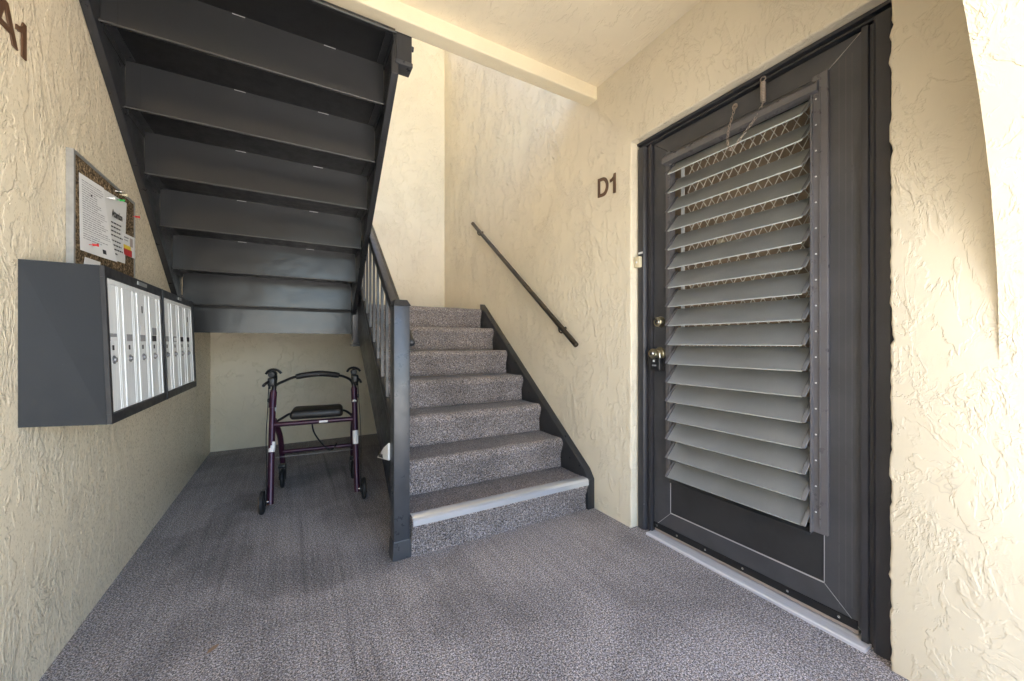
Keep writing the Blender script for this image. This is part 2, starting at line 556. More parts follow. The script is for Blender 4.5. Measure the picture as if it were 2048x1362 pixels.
# silver nosing on the bottom step
y, z = Y1, RISE
pr = [(y + .052, z + .004), (y + .012, z + .004), (y + .002, z + .001), (y - .006, z - .008), (y - .008, z - .034), (y - .004, z - .036), (y, z - .012), (y + .006, z - .002), (y + .052, z)]
obj('nosing_strip', prism(pr, 'x', SX0, SX1 - .002), M_ALU, st, smooth=25)

# landing between the two flights
ld = thing('stair_landing', 'carpeted half landing with a black steel fascia', 'landing')
pr = [(YLAND + .13, ZLAND - .05), (YB, ZLAND - .05), (YB, ZLAND), (YLAND + .13, ZLAND)]
obj('landing_carpet', prism(pr, 'x', XL, XR), M_STAIRCARPET, ld)
obj('landing_carpet', box(XL, SX0 - .004, 3.262, YLAND + .127, ZLAND - .05, ZLAND, .008), M_STAIRCARPET, ld)
obj('platform', box(XL, XR, 3.30, YB, 1.10, ZLAND - .052), M_TREADPAN, ld)
b = box(XL + .003, .403, 3.2535, 3.2615, 1.068, 1.232)
box(XL + .003, .403, 3.238, 3.2535, 1.068, 1.076, bm=b)
obj('fascia', b, M_RISER, ld)

# ------------------------------------------------------------------ railing of the lower flight
rl = thing('stair_railing', 'black metal railing of the lower flight with square newel post', 'railing')
PX0, PX1, PY0, PY1 = .403, .477, 1.798, 1.872
np_ = obj('newel_post', box(PX0, PX1, PY0, PY1, .0, 1.172, .004), M_POST, rl, smooth=40)
b = box(PX0 - .008, PX1 + .008, PY0 - .008, PY1 + .008, .0, .085, .003)
for v in b.verts:
    if v.co.z > .05:
        v.co.x += (.44 - v.co.x) * .12
        v.co.y += (1.835 - v.co.y) * .12
obj('post_base', b, M_POST, np_)
b = box(PX0 - .004, PX1 + .004, PY0 - .004, PY1 + .004, 1.172, 1.20, .003)
for v in b.verts:
    if v.co.z > 1.19:
        v.co.x += (.44 - v.co.x) * .3
        v.co.y += (1.835 - v.co.y) * .3
obj('post_cap', b, M_BLACK, np_)
hz = lambda y: 1.185 + .768 * (y - 1.95)
lz = lambda y: 1.05 + .775 * (y - 2.58)
def slope_bar(x0, x1, f, y0, y1, t):
    return prism([(y0, f(y0)), (y1, f(y1)), (y1, f(y1) - t), (y0, f(y0) - t)], 'x', x0, x1, .003)
obj('top_rail', slope_bar(.425, .462, hz, 1.872, 3.215, .05), M_BLACK, rl, smooth=40)
obj('lower_rail', slope_bar(.430, .458, lz, 1.872, 3.215, .045), M_BLACK, rl, smooth=40)
for k in range(10):
    y = 2.02 + .127 * k
    obj('baluster', box(.437, .451, y - .007, y + .007, lz(y) - .02, hz(y) - .035), M_BLACK, rl)
gz = lambda y: .998 + .768 * (y - 1.905)
b = tube([(.512, y, gz(y)) for y in (1.905, 2.3, 2.8, 3.3)], .0185, 14)
obj('grab_rail', b, M_RAILBROWN, rl, smooth=40)
b = lathe([(-.012, .004), (-.009, .014), (0, .0195), (.012, .0195)], (.512, 1.905, gz(1.905)), (0, 1, .768), 14)
obj('rail_end_cap', b, M_BLACK, rl, smooth=50)
for y in (2.05, 3.05):
    obj('rail_bracket', tube([(.512, y, gz(y) - .01), (.500, y, gz(y) - .05), (.458, y, gz(y) - .05)], .006, 8), M_BLACK, rl, smooth=40)
b = box(.404, .480, 3.216, 3.292, .992, 2.15, .004)
npb = obj('newel_post', b, M_POST, rl, smooth=40)
obj('post_base', box(.399, .485, 3.211, 3.297, .972, .991, .004), M_BLACK, npb, smooth=40)

# ------------------------------------------------------------------ upper staircase, seen from below
us = thing('upper_staircase', 'black steel underside of the upper flight rising over the mailboxes', 'staircase')
YU, ZU = 3.2425, 1.2535
UX0, UX1 = XL + .030, .400
ZP = lambda k: ZLAND + RISE * k - .045
for k in range(0, 7):
    y, z = YU - RUN * k, ZU + RISE * k
    top = ZP(k) + RISE + .012 if k < 6 else z + .024
    if k == 0:
        y -= .003
    b = box(UX0, UX1, y, y + .004, z, top)
    box(UX0, UX1, y - .014, y, z, z + .004, bm=b)           # folded lip along the bottom edge
    ro = obj('riser', b, M_RISER, us)
    obj('hem', tube([(UX0, y - .012, z + .001), (UX1, y - .012, z + .001)], .0042, 8), M_HEM, ro, smooth=60)
    if 0 < k < 6:
        for xa, xb in ((UX0 + .004, UX0 + .048), (UX1 - .048, UX1 - .004)):
            obj('end_flange', box(xa, xb, y - .003, y - .0005, z + .012, ZP(k) + RISE - .02), M_RISER, ro)
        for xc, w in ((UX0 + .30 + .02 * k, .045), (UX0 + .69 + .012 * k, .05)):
            obj('joint_light_dash', box(xc, xc + w, y - .003, y - .0005, ZP(k) + RISE - .0045, ZP(k) + RISE - .0025), M_SEAM, ro)  # pale dashes standing in for light leaking through the joint
for k in range(1, 7):
    ya, yb = YU - RUN * k + .0045, YU - RUN * (k - 1) - .0005
    tr = obj('tread', box(UX0, UX1, ya, yb, ZP(k), ZP(k) + .012), M_TREADPAN, us)
    obj('tread_carpet', box(UX0, UX1, ya + (.045 if k == 6 else .004), yb + .02, ZP(k) + .0125, ZP(k) + .045, .006), M_STAIRCARPET, tr)
    for x0, x1 in ((UX0 + .001, UX0 + .035), (UX1 - .035, UX1 - .001)):
        b = box(x0, x1, ya + .012, yb - .012, ZP(k) - .005, ZP(k) - .0005)
        xa = x0 if x0 < 0 else x1 - .004
        box(xa, xa + .004, ya + .012, yb - .012, ZP(k) - .034, ZP(k) - .0055, bm=b)
        obj('carrier_angle', b, M_BLACK, tr)
def ustr(x0, x1, drop):
    f = lambda y: ZU - drop + .7593 * (YU - y)
    pr = [(3.222, f(3.222)), (1.838, f(1.838)), (1.838, f(1.838) + .30), (3.222, f(3.222) + .30)]
    return prism(pr, 'x', x0, x1, .002)
obj('stringer', ustr(XL + .001, UX0 - .001, .055), M_BLACK, us, smooth=40)
obj('stringer', ustr(UX1 + .001, UX1 + .034, .055), M_BLACK, us, smooth=40)

un = thing('upper_newel_post', 'black square newel post of the upper railing hanging below the ceiling beam', 'newel post')
obj('post', box(.421, .496, 1.834, 1.908, 2.335, 3.5, .004), M_BLACK, un, smooth=40)
obj('post_base', box(.417, .500, 1.830, 1.912, 2.312, 2.334, .004), M_POST, un, smooth=40)
obj('bolt', tube([(.497, 1.87, 2.43), (.512, 1.87, 2.43)], .012, 10), M_BLACK, un, smooth=40)

# ------------------------------------------------------------------ handrail on the right wall
hr = thing('wall_handrail', 'brown round handrail bracketed to the right stucco wall above the stairs', 'handrail')
hx = XR - .058
A, B = Vector((hx, 1.876, .985)), Vector((hx, 3.456, 2.165))
obj('rail_tube', tube([A, A.lerp(B, .33), A.lerp(B, .66), B], .0168, 16), M_RAILBROWN, hr, smooth=40)
D = (B - A).normalized()
obj('rail_end_cap', lathe([(-.0035, .003), (-.003, .013), (0, .0168)], A, D, 16), M_RAILBROWN, hr, smooth=30)
for t in (.115, .93):
    p = A.lerp(B, t)
    b = tube(smooth_path([p + Vector((0, 0, -.015)), p + Vector((.008, 0, -.048)), p + Vector((.035, 0, -.052)), p + Vector((.057, 0, -.02))]), .0055, 8)
    lathe([(0, .012), (.004, .012)], (XR - .005, p.y, p.z - .025), (1, 0, 0), 14, b)
    obj('bracket', b, M_RAILBROWN, hr, smooth=40)

# ------------------------------------------------------------------ mailboxes
mb = thing('mailbox_cabinet', 'charcoal wall cabinet of eight tall silver mailbox doors', 'mailbox')
MX, MY0, MY1, MZ0, MZ1 = -.499, 1.6655, 2.885, .745, 1.240
shear = lambda z: -.499 - (z - .99) * .036
def sheared(b):
    for v in b.verts:
        v.co.x += (shear(v.co.z) - MX) * max(0, min(1, (v.co.x - XL) / (MX - XL)))
    return b
b = box(XL + .001, MX - .012, MY0, MY1, MZ0, MZ1)
for v in b.verts:
    if v.co.y < MY0 + .001 and v.co.x < XL + .01:
        v.co.y = 1.580
        v.co.z = .768 if v.co.z < 1 else 1.229
obj('cabinet_body', sheared(b), M_MAILBODY, mb)
units = ((1.683, 2.250), (2.297, 2.850))
b = box(MX - .0115, MX, MY0, MY1, 1.206, MZ1)
box(MX - .0115, MX, MY0, MY1, MZ0, .776, bm=b)
for a, c in ((MY0, 1.682), (2.251, 2.296), (2.851, MY1)):
    box(MX - .0115, MX, a, c, .7762, 1.2058, bm=b)
box(MX - .0015, MX + .003, 2.271, 2.276, MZ0, MZ1, bm=b)
obj('face_frame', sheared(b), M_MAILRIM, mb)
rm = random.Random(5)
for u, (a, c) in enumerate(units):
    obj('header_strip', sheared(box(MX - .011, MX - .004, a, c, 1.190, 1.2055)), M_MAILDOOR, mb)
    w = (c - a) / 4
    for i in range(4):
        y0, y1 = a + i * w + .0012, a + (i + 1) * w - .0012
        d = .0005 * rm.random()
        x = MX - .006 + d
        b = box(MX - .011, x, y0, y1, .778, 1.189)
        wy = y1 - y0
        for q, hgt in ((.58, .0014), (.68, .0014), (.92, .0030)):        # pressed ribs of the door
            box(x, x + hgt, y0 + wy * q, y0 + wy * (q + .05), .779, 1.188, .0008, 1, b)
        dr = obj('mail_door', sheared(b), M_MAILDOOR, mb)
        cy = y0 + wy * .27
        b = lathe([(0, .0135), (.003, .0135), (.0035, .0105), (.0038, .0085), (.008, .0075), (.0085, .002)], (x, cy, .945), (1, 0, 0), 14)
        obj('lock', sheared(b), M_CLIP, dr, smooth=40)
        obj('name_slot', sheared(box(x, x + .0012, y0 + wy * .10, y0 + wy * .50, 1.006, 1.030)), M_INK if rm.random() < .6 else M_GREYINK, dr)
        obj('keyhole_plate', sheared(box(x, x + .001, cy - .007, cy + .007, .976, .992)), M_INK, dr)
        if (u, i) in ((0, 0), (0, 2), (1, 0), (1, 1), (0, 3)):
            zz = {(0, 0): (1.006, 1.019), (0, 2): (1.030, 1.068), (1, 0): (1.09, 1.112), (1, 1): (1.008, 1.026), (0, 3): (1.032, 1.062)}[(u, i)]
            lb = sheared(box(x + .0013, x + .0019, y0 + wy * .12, y0 + wy * .52, *zz))
            obj('name_label', lb, M_WHITE if (u, i) != (0, 3) else M_GREYINK, dr)
        if (u, i) in ((0, 2), (1, 3)):
            obj('scratch', sheared(box(x, x + .0008, y0 + wy * .30, y0 + wy * .38, 1.115, 1.142)), M_INK, dr)
obj('maker_plate', box(MX - .008, MX - .0055, 1.955, 2.055, 1.2185, 1.232), M_CORKFRAME, mb)
obj('maker_plate', box(MX - .008, MX - .0055, 2.545, 2.605, 1.2185, 1.232), M_CORKFRAME, mb)

# ------------------------------------------------------------------ cork notice board
cb = thing('notice_board', 'cork notice board in a grey metal frame on the left wall above the mailboxes', 'notice board')
CY0, CY1, CZ0, CZ1 = 1.835, 2.410, 1.245, 1.647
obj('cork_panel', box(XL + .001, XL + .018, CY0 + .012, CY1 - .012, CZ0 + .012, CZ1 - .012), M_CORK, cb)
for a in ((CY0, CY0 + .0118, CZ0, CZ1), (CY1 - .0118, CY1, CZ0, CZ1), (CY0 + .012, CY1 - .012, CZ1 - .0118, CZ1), (CY0 + .012, CY1 - .012, CZ0, CZ0 + .0118)):
    obj('frame_bar', box(XL + .001, XL + .0195, *a), M_CORKFRAME, cb)

def sheet(name, q, lift, curl, mat, label, cat, th=.0006):
    """paper hung on the board: corners (y,z) tl,tr,br,bl; curl lifts single corners off the board"""
    b = bmesh.new()
    n = 6
    vs = []
    for i in range(n + 1):
        for j in range(n + 1):
            s, t = i / n, j / n
            y = (1 - t) * ((1 - s) * q[0][0] + s * q[1][0]) + t * ((1 - s) * q[3][0] + s * q[2][0])
            z = (1 - t) * ((1 - s) * q[0][1] + s * q[1][1]) + t * ((1 - s) * q[3][1] + s * q[2][1])
            w = curl[0] * ((1 - s) * (1 - t)) ** 2 + curl[1] * (s * (1 - t)) ** 2 + curl[2] * (s * t) ** 2 + curl[3] * ((1 - s) * t) ** 2
            vs.append(b.verts.new((XL + .018 + lift + w, y, z)))
    for i in range(n):
        for j in range(n):
            b.faces.new((vs[i * (n + 1) + j], vs[(i + 1) * (n + 1) + j], vs[(i + 1) * (n + 1) + j + 1], vs[i * (n + 1) + j + 1]))
    bmesh.ops.recalc_face_normals(b, faces=b.faces)
    bmesh.ops.solidify(b, geom=b.faces[:], thickness=th)
    o = obj(name, b, mat, smooth=60)
    tag(o, label, cat)
    P = lambda s, t: Vector((XL + .018 + lift + curl[0] * ((1 - s) * (1 - t)) ** 2 + curl[1] * (s * (1 - t)) ** 2 + curl[2] * (s * t) ** 2 + curl[3] * ((1 - s) * t) ** 2 + .0016,
        (1 - t) * ((1 - s) * q[0][0] + s * q[1][0]) + t * ((1 - s) * q[3][0] + s * q[2][0]),
        (1 - t) * ((1 - s) * q[0][1] + s * q[1][1]) + t * ((1 - s) * q[3][1] + s * q[2][1])))
    return o, P

def print_bars(o, P, bars, mat, name='printed_lines'):
    b = bmesh.new()
    for s0, s1, t0, t1 in bars:
        n = max(1, int((s1 - s0) * 8))
        for i in range(n):
            a, c = s0 + (s1 - s0) * i / n, s0 + (s1 - s0) * (i + 1) / n
            b.faces.new([b.verts.new(P(*p)) for p in ((a, t0), (c, t0), (c, t1), (a, t1))])
    r = obj(name, b, mat, o)
    r['kind'] = 'stuff'
    return r

rp = random.Random(11)
o, P = sheet('notice_paper', [(2.062, 1.592), (2.302, 1.612), (2.276, 1.342), (2.072, 1.335)],   .001, (0, .001, .003, .001), M_NOTICE, 'white notice headed Attention in bold at the centre of the cork board', 'notice')
b = text_bm('Attention', .040, .0, LEFTW, bold=.0012)
fit(b, (2.138, 1.508), (2.246, 1.540), (1, 2))
for v in b.verts:
    v.co.z += (v.co.y - 2.14) * .06
    v.co.x = XL + .018 + .0045
obj('heading', b, M_INK, o)
bars = []
for i, t in enumerate((.42, .485, .55, .615, .695, .76, .825, .89)):
    s = .30
    e = rp.uniform(.72, .86) if i != 7 else .62
    while s < e:
        w = rp.uniform(.05, .13)
        bars.append((s, min(e, s + w), t, t + .022))
        s += w + .02
print_bars(o, P, bars, M_INK)
o, P = sheet('notice_paper', [(1.866, 1.580), (2.052, 1.592), (2.140, 1.326), (1.872, 1.318)], .003, (0, .003, .016, .001), M_WHITE, 'white closely printed form curling off the left side of the cork board', 'notice')
bars = []
for i in range(26):
    t = .07 + i * .030
    if i in (1, 13, 22):
        bars.append((.08, .93, t, t + .006))
        continue
    s, e = .08, rp.uniform(.55, .92)
    while s < e:
        w = rp.uniform(.04, .16)
        bars.append((s, min(e, s + w), t, t + .010))
        s += w + .018
print_bars(o, P, bars, M_GREYINK)
print_bars(o, P, [(.40, .46, .20, .225), (.62, .72, .885, .945)], M_INK, 'printed_mark')
o, P = sheet('flyer', [(2.245, 1.470), (2.388, 1.480), (2.388, 1.385), (2.250, 1.378)], .005, (0, 0, .001, .002), M_WHITE, 'small flyer with red and yellow bands at the right edge of the cork board', 'flyer')
print_bars(o, P, [(.0, .62, .52, .70)], M_YELLOW, 'yellow_band')
print_bars(o, P, [(.0, .72, .70, 1.0)], M_RED, 'red_band')
print_bars(o, P, [(.55, .80, .12, .52)], M_PHOTO, 'printed_photo')
print_bars(o, P, [(.08, .45, .14, .20), (.08, .40, .28, .32)], M_GREYINK)
o, P = sheet('paper_slip', [(1.905, 1.300), (2.03, 1.304), (2.03, 1.262), (1.895, 1.262)], .004, (0, 0, 0, 0), M_WHITE, 'blank white slip pinned low on the cork board just above the mailboxes', 'paper')
def pin(y, z, mat, label, lift=.02, flat=False):
    b = lathe([(0, .0012), (.008, .0012), (.0085, .0055), (.011, .0042), (.019, .0036), (.021, .0058), (.024, .0052)], (XL + lift, y, z), (1, .35, .1), 12)
    tag(obj('push_pin', b, mat, smooth=40), label, 'push pin', 'push pins in the cork board')
pin(2.376, 1.575, M_RED, 'red push pin alone near the right frame of the cork board')
pin(1.912, 1.345, M_RED, 'red push pin in the bottom left of the printed form', .030)
pin(2.186, 1.590, M_GREEN, 'green push pin above the word Attention', .022)
pin(2.085, 1.566, M_WHITE, 'white push pin at the top left of the Attention notice', .022)
pin(2.175, 1.622, M_CHROME, 'lower clear metal pin between the notice and the top of the board frame')
pin(2.222, 1.624, M_IVORY, 'ivory push pin right of the metal pin near the top of the board')

# ------------------------------------------------------------------ unit numbers
def glyph(outer, holes, M, u0, u1, w0, w1, drop=0.0):
    """a cut-out letter: outlines in 0..1 boxes, stood on a wall plane"""
    bb = bmesh.new()
    loops = []
    for lp in [outer] + holes:
        loops.append([bb.verts.new((u0 + p[0] * (u1 - u0), w0 + p[1] * (w1 - w0) + drop * (u0 + p[0] * (u1 - u0)), 0)) for p in lp])
        for i in range(len(lp)):
            bb.edges.new((loops[-1][i], loops[-1][(i + 1) % len(lp)]))
    bmesh.ops.triangle_fill(bb, use_beauty=True, edges=bb.edges[:])
    rr = bmesh.ops.extrude_face_region(bb, geom=bb.faces[:])
    for v in rr['geom']:
        if isinstance(v, bmesh.types.BMVert):
            v.co.z += .0035
    bb.transform(M)
    bmesh.ops.recalc_face_normals(bb, faces=bb.faces)
    return bb
G_D = [(0, 0), (.48, 0)] + [(.48 + .52 * math.sin(t), .5 - .5 * math.cos(t)) for t in [math.pi * i / 14 for i in range(1, 14)]] + [(.48, 1), (0, 1)]
H_D = [(.22, .17), (.44, .17)] + [(.44 + .33 * math.sin(t), .5 - .33 * math.cos(t)) for t in [math.pi * i / 12 for i in range(1, 12)]] + [(.44, .83), (.22, .83)]
G_1 = [(.55, 0), (1, 0), (1, 1), (.68, 1), (.55, .86), (.30, .77), (0, .74), (0, .60), (.30, .61), (.55, .67)]
G_A = [(0, 0), (.20, 0), (.29, .25), (.71, .25), (.80, 0), (1, 0), (.61, 1), (.39, 1)]
H_A = [(.35, .40), (.65, .40), (.5, .82)]
def on_right(y, z):
    return Matrix.Translation((XR - .001, y, z)) @ RIGHTW
def on_left(y, z):
    return Matrix.Translation((XL + .001, y, z)) @ LEFTW
un_ = thing('unit_number', 'brown unit number D1 on the right wall beside the louvred door', 'sign')
obj('letter', glyph(G_D, [H_D], on_right(1.742, 1.864), 0, .088, 0, .112, -.10), M_LETTER, un_)
obj('digit', glyph(G_1, [], on_right(1.642, 1.853), 0, .046, 0, .112, -.10), M_LETTER, un_)
un_ = thing('unit_number', 'brown unit number A1 high on the left wall', 'sign')
obj('letter', glyph(G_A, [H_A], on_left(1.466, 1.793), 0, .108, 0, .098), M_LETTER, un_)
obj('digit', glyph(G_1, [], on_left(1.568, 1.790), 0, .044, 0, .098), M_LETTER, un_)

# ------------------------------------------------------------------ louvred door, its frame and hardware
fr = thing('door_frame', 'dark charcoal metal frame round the louvred door', 'door frame')
def jamb(mirror):
    pr = [(XR + .075, DY0 + .087), (XR + .056, DY0 + .087), (XR + .056, DY0 + .070), (XR + .066, DY0 + .068), (XR + .066, DY0 + .058), (XR + .050, DY0 + .054),
          (XR + .042, DY0 + .046), (XR + .040, DY0 + .030), (XR + .043, DY0 + .012), (XR + .050, DY0 + .004), (XR + .12, DY0 + .004), (XR + .12, DY0 + .0745), (XR + .075, DY0 + .0745)]
    if mirror:
        pr = [(x, DY0 + DY1 - y) for x, y in pr]
    return prism(pr, 'z', 0, DZ - .036)
obj('jamb', jamb(False), M_FRAME, fr, smooth=30)
obj('jamb', jamb(True), M_FRAME, fr, smooth=30)
pr = [(XR + .056, DZ - .030), (XR + .056, DZ - .022), (XR + .066, DZ - .020), (XR + .066, DZ - .016), (XR + .044, DZ - .014), (XR + .042, DZ - .003), (XR + .12, DZ - .003), (XR + .12, DZ - .030)]
obj('head_jamb', prism(pr, 'y', DY0 + .004, DY1 - .004), M_FRAME, fr, smooth=30)

dr = thing('louvred_door', 'dark charcoal door with seventeen frosted glass louvres', 'door')
FX, TH = 1.660, .034                        # outer face of the leaf and its thickness
LY0, LY1, LZ0, LZ1 = .540, 1.396, .030, 2.047
def leaf(pts, name, mat=M_DOOR, x=FX, th=TH):
    return obj(name, prism(pts, 'x', x, x + th, .0012, 1), mat, dr)
PY_0, PY_1, PZ0, PZ1 = .645, 1.293, .137, 1.962
g = .0007
leaf([(LY0, LZ0), (LY0, LZ1), (PY_0 - g, PZ1), (PY_0 - g, PZ0)], 'hinge_stile')
leaf([(LY1, LZ0), (PY_1 + g, PZ0), (PY_1 + g, PZ1), (LY1, LZ1)], 'lock_stile')
leaf([(LY0 + 2 * g, LZ0), (PY_0 + g, PZ0 - g), (PY_1 - g, PZ0 - g), (LY1 - 2 * g, LZ0)], 'bottom_rail')
leaf([(LY0 + 2 * g, LZ1), (LY1 - 2 * g, LZ1), (PY_1 - g, PZ1 + g), (PY_0 + g, PZ1 + g)], 'top_rail')
obj('kick_panel', box(FX + .005, FX + .02, PY_0, PY_1, PZ0, .306), M_PANEL, dr)
# bright worn seams: panel bead and mitres
def strip(a, c, w, x=FX - .0006):
    a, c = Vector((x, *a)), Vector((x, *c))
    t = (c - a).normalized()
    n = t.cross(Vector((1, 0, 0))) * w / 2
    bb = bmesh.new()
    vs = [bb.verts.new(p) for p in (a - n, c - n, c + n, a + n)]
    ws = [bb.verts.new(p + Vector((.003, 0, 0))) for p in (a - n, c - n, c + n, a + n)]
    bb.faces.new(vs)
    for i in range(4):
        bb.faces.new((vs[i], vs[(i + 1) % 4], ws[(i + 1) % 4], ws[i]))
    bmesh.ops.recalc_face_normals(bb, faces=bb.faces)
    return bb
b = strip((PY_0, PZ0 + .001), (PY_1, PZ0 + .001), .0044)
merge(b, strip((PY_0, PZ0 + .004), (PY_0, .31), .002))
merge(b, strip((PY_1, PZ0 + .004), (PY_1, .31), .002))
obj('panel_bead', b, M_SEAM, dr)
for a, c in (((PY_0 - .001, PZ0 - .002), (LY0 + .003, LZ0 + .003)), ((PY_1 + .001, PZ0 - .002), (LY1 - .003, LZ0 + .003)), ((PY_0 - .001, PZ1 + .002), (LY0 + .003, LZ1 - .003))):
    obj('mitre_seam', strip(a, c, .0011, FX - .0004), M_SEAM, dr)
b = None
for yy in (.566, .583, .602):
    b = merge(b, strip((yy, .07 + (.605 - yy) * .6), (yy, 1.99), .0008, FX - .0003))
obj('stile_line', b, M_DOORTRIM, dr)
# jalousie frame standing proud of the leaf
SZ0, SZ1 = .314, 1.968
b = box(FX - .016, FX - .001, .629, .677, SZ0, SZ1, .0015)
box(FX - .020, FX - .016, .650, .653, SZ0 + .02, SZ1 - .05, bm=b)
box(FX - .030, FX - .016, .672, .677, SZ0, SZ1 - .07, bm=b)
js = obj('jalousie_channel', b, M_DOORTRIM, dr)
b = None
for i in range(17):
    z = 1.881 - i * .0933
    b = lathe([(0, .0032), (-.0016, .0030), (-.0024, .0012)], (FX - .0161, .664, z), (1, 0, 0), 8, b)
rv = obj('rivets', b, M_RIVET, js, smooth=60)
rv['kind'] = 'stuff'
b = box(FX - .012, FX + .03, 1.288, 1.312, SZ0, SZ1, .001)
obj('jalousie_channel', b, M_DOORTRIM, dr)
pr = [(FX - .001, 1.955), (FX - .010, 1.955), (FX - .034, 1.930), (FX - .034, 1.905), (FX - .030, 1.905), (FX - .004, 1.898), (FX - .001, 1.898)]
b = prism(pr, 'y', .655, 1.318)
obj('jalousie_head', b, M_DOORTRIM, dr)
obj('jalousie_sill', prism([(FX - .001, .306), (FX - .02, .300), (FX - .02, .306), (FX - .001, .322), (FX + .03, .322), (FX + .03, .306)], 'y', .679, 1.286), M_PANEL, dr)
obj('inner_head', box(FX + .002, FX + .032, .646, 1.286, 1.90, 1.96), M_DARK, dr)
# white inner channel and dark side plate seen between the louvres
obj('screen_channel', box(FX + .040, FX + .048, 1.246, 1.262, .32, 1.93), M_WHITEMETAL, dr)
# slats
def slat_bm():
    bb = bmesh.new()
    pr = [(-.040, -.043), (.040, .043)]
    d = Vector((pr[1][0] - pr[0][0], pr[1][1] - pr[0][1])).normalized()
    nrm = Vector((-d.y, d.x)) * .0028
    P4 = [(pr[0][0] - nrm.x, pr[0][1] - nrm.y), (pr[1][0] - nrm.x, pr[1][1] - nrm.y), (pr[1][0] + nrm.x, pr[1][1] + nrm.y), (pr[0][0] + nrm.x, pr[0][1] + nrm.y)]
    return prism(P4, 'y', .6935, 1.268, .0008, 1)
def clip_bm(y0, y1, ln):
    pr = [(-.0435, -.0405), (.038, .047), (.042, .043), (.0445, .0455), (.0385, .0525), (-.0475, -.0395)]
    return prism(pr, 'y', y0, y1, .0006, 1)
SLX = 1.646
clipR = clipL = None
for i in range(17):
    z = 1.872 - i * .0933
    if i == 0:
        sl0 = obj('glass_slat', slat_bm(), M_GLASS, dr)
        sl0.data.materials.append(M_GLASSEDGE)
        for p in sl0.data.polygons:
            if p.area < .02:
                p.material_index = 1
        sl0.location = (SLX, 0, z)
        clipR = obj('slat_clip', clip_bm(.678, .693, 0), M_CLIP, sl0)
        clipL = obj('slat_clip', clip_bm(1.2685, 1.280, 0), M_DOORTRIM, sl0)
    else:
        s = dup(sl0, dr)
        s.location = (SLX, 0, z)
        dup(clipR, s)
        dup(clipL, s)
# security lattice behind the louvres
b = bmesh.new()
px_, pz_ = .0415, .075
ya, yb, za, zb = .655, 1.236, .33, 1.92
slope = pz_ / px_
def bar2(p, q, w=.0024, x=FX + .056):
    p, q = Vector(p), Vector(q)
    t = (q - p).normalized()
    nn = Vector((-t.y, t.x)) * w / 2
    vs = [b.verts.new((x, *c)) for c in (p - nn, q - nn, q + nn, p + nn)]
    ws = [b.verts.new((x + .003, *c)) for c in (p - nn, q - nn, q + nn, p + nn)]
    b.faces.new(vs)
    b.faces.new(ws[::-1])
    for i in range(4):
        b.faces.new((vs[i], vs[(i + 1) % 4], ws[(i + 1) % 4], ws[i]))
for sgn in (1, -1):
    k = -60
    while k < 60:
        c = k * px_
        # line y = ya + c + sgn*(z-za)/slope clipped to the opening
        y_of = lambda z: ya + c + sgn * (z - za) / slope
        z0, z1 = za, zb
        for lim in (ya, yb):
            zz = za + sgn * (lim - ya - c) * slope
            inside_low = ya <= y_of(za + 1e-6) <= yb
        zs = sorted((za + sgn * (ya - ya - c) * slope, za + sgn * (yb - ya - c) * slope))
        z0, z1 = max(za, zs[0]), min(zb, zs[1])
        if z1 - z0 > .01:
            bar2((y_of(z0), z0), (y_of(z1), z1), x=FX + .056 + (.0 if sgn > 0 else .0035))
        k += 1
bmesh.ops.recalc_face_normals(b, faces=b.faces)
lt = obj('security_lattice', b, M_LATTICE, dr)
lt['kind'] = 'stuff'
# weather sweep with screws under the bottom rail
sw = obj('door_sweep', box(FX - .006, FX - .0005, LY0 + .01, LY1 - .004, .030, .058), M_DARK, dr)
for yy in (.60, .76, .93, 1.10, 1.25, 1.37):
    obj('screw', lathe([(0, .0050), (-.002, .0046), (-.003, .002)], (FX - .006, yy, .046), (1, 0, 0), 10), M_CHROME, sw, smooth=50)
obj('sweep_lip', box(FX + .004, FX + .03, LY0 + .01, LY1 - .004, .012, .0295), M_RUST, dr)
# deadbolt and knob
DBY, DBZ, KNZ = 1.352, 1.107, .945
db = obj('deadbolt', lathe([(0, .0285), (-.004, .0285), (-.010, .0255), (-.026, .0235), (-.029, .020), (-.0295, .017), (-.026, .016)], (FX, DBY, DBZ), (1, 0, 0), 28), M_BRASS, dr, smooth=35)
obj('lock_cylinder', lathe([(-.026, .0155), (-.031, .0115), (-.032, .001)], (FX, DBY, DBZ), (1, 0, 0), 20), M_CHROME, db, smooth=35)
kb = obj('door_knob', lathe([(0, .033), (-.004, .033), (-.010, .029), (-.013, .014), (-.030, .012), (-.034, .019), (-.042, .0245), (-.054, .0255), (-.062, .022), (-.064, .012)], (FX, 1.356, KNZ), (1, 0, 0), 28), M_BRASS, dr, smooth=35)
obj('lock_cylinder', lathe([(-.064, .011), (-.067, .009), (-.0675, .001)], (FX, 1.356, KNZ), (1, 0, 0), 18), M_CHROME, kb, smooth=35)

kx, ky = FX - .026, 1.352
lk = thing('key_lockbox', 'black combination key lockbox hanging from the door knob', 'lockbox')
b = box(kx - .022, kx + .018, ky - .030, ky + .030, .858, .922, .006, 3)
obj('body', b, M_BLACKPLASTIC, lk, smooth=40)
obj('dial_window', box(kx - .0232, kx - .0222, ky - .012, ky + .014, .880, .888), M_GREYINK, lk)
obj('latch', box(kx - .0238, kx - .0222, ky - .002, ky + .009, .902, .912), M_WHITEMETAL, lk)
sh = [(kx - .002, ky + .017 * math.cos(t), .930 + .0 + .030 * math.sin(t)) for t in [math.pi * i / 10 for i in range(11)]]
obj('shackle', tube([(kx - .002, ky + .017, .915)] + sh + [(kx - .002, ky - .017, .915)], .0038, 8), M_CHROME, lk, smooth=50)

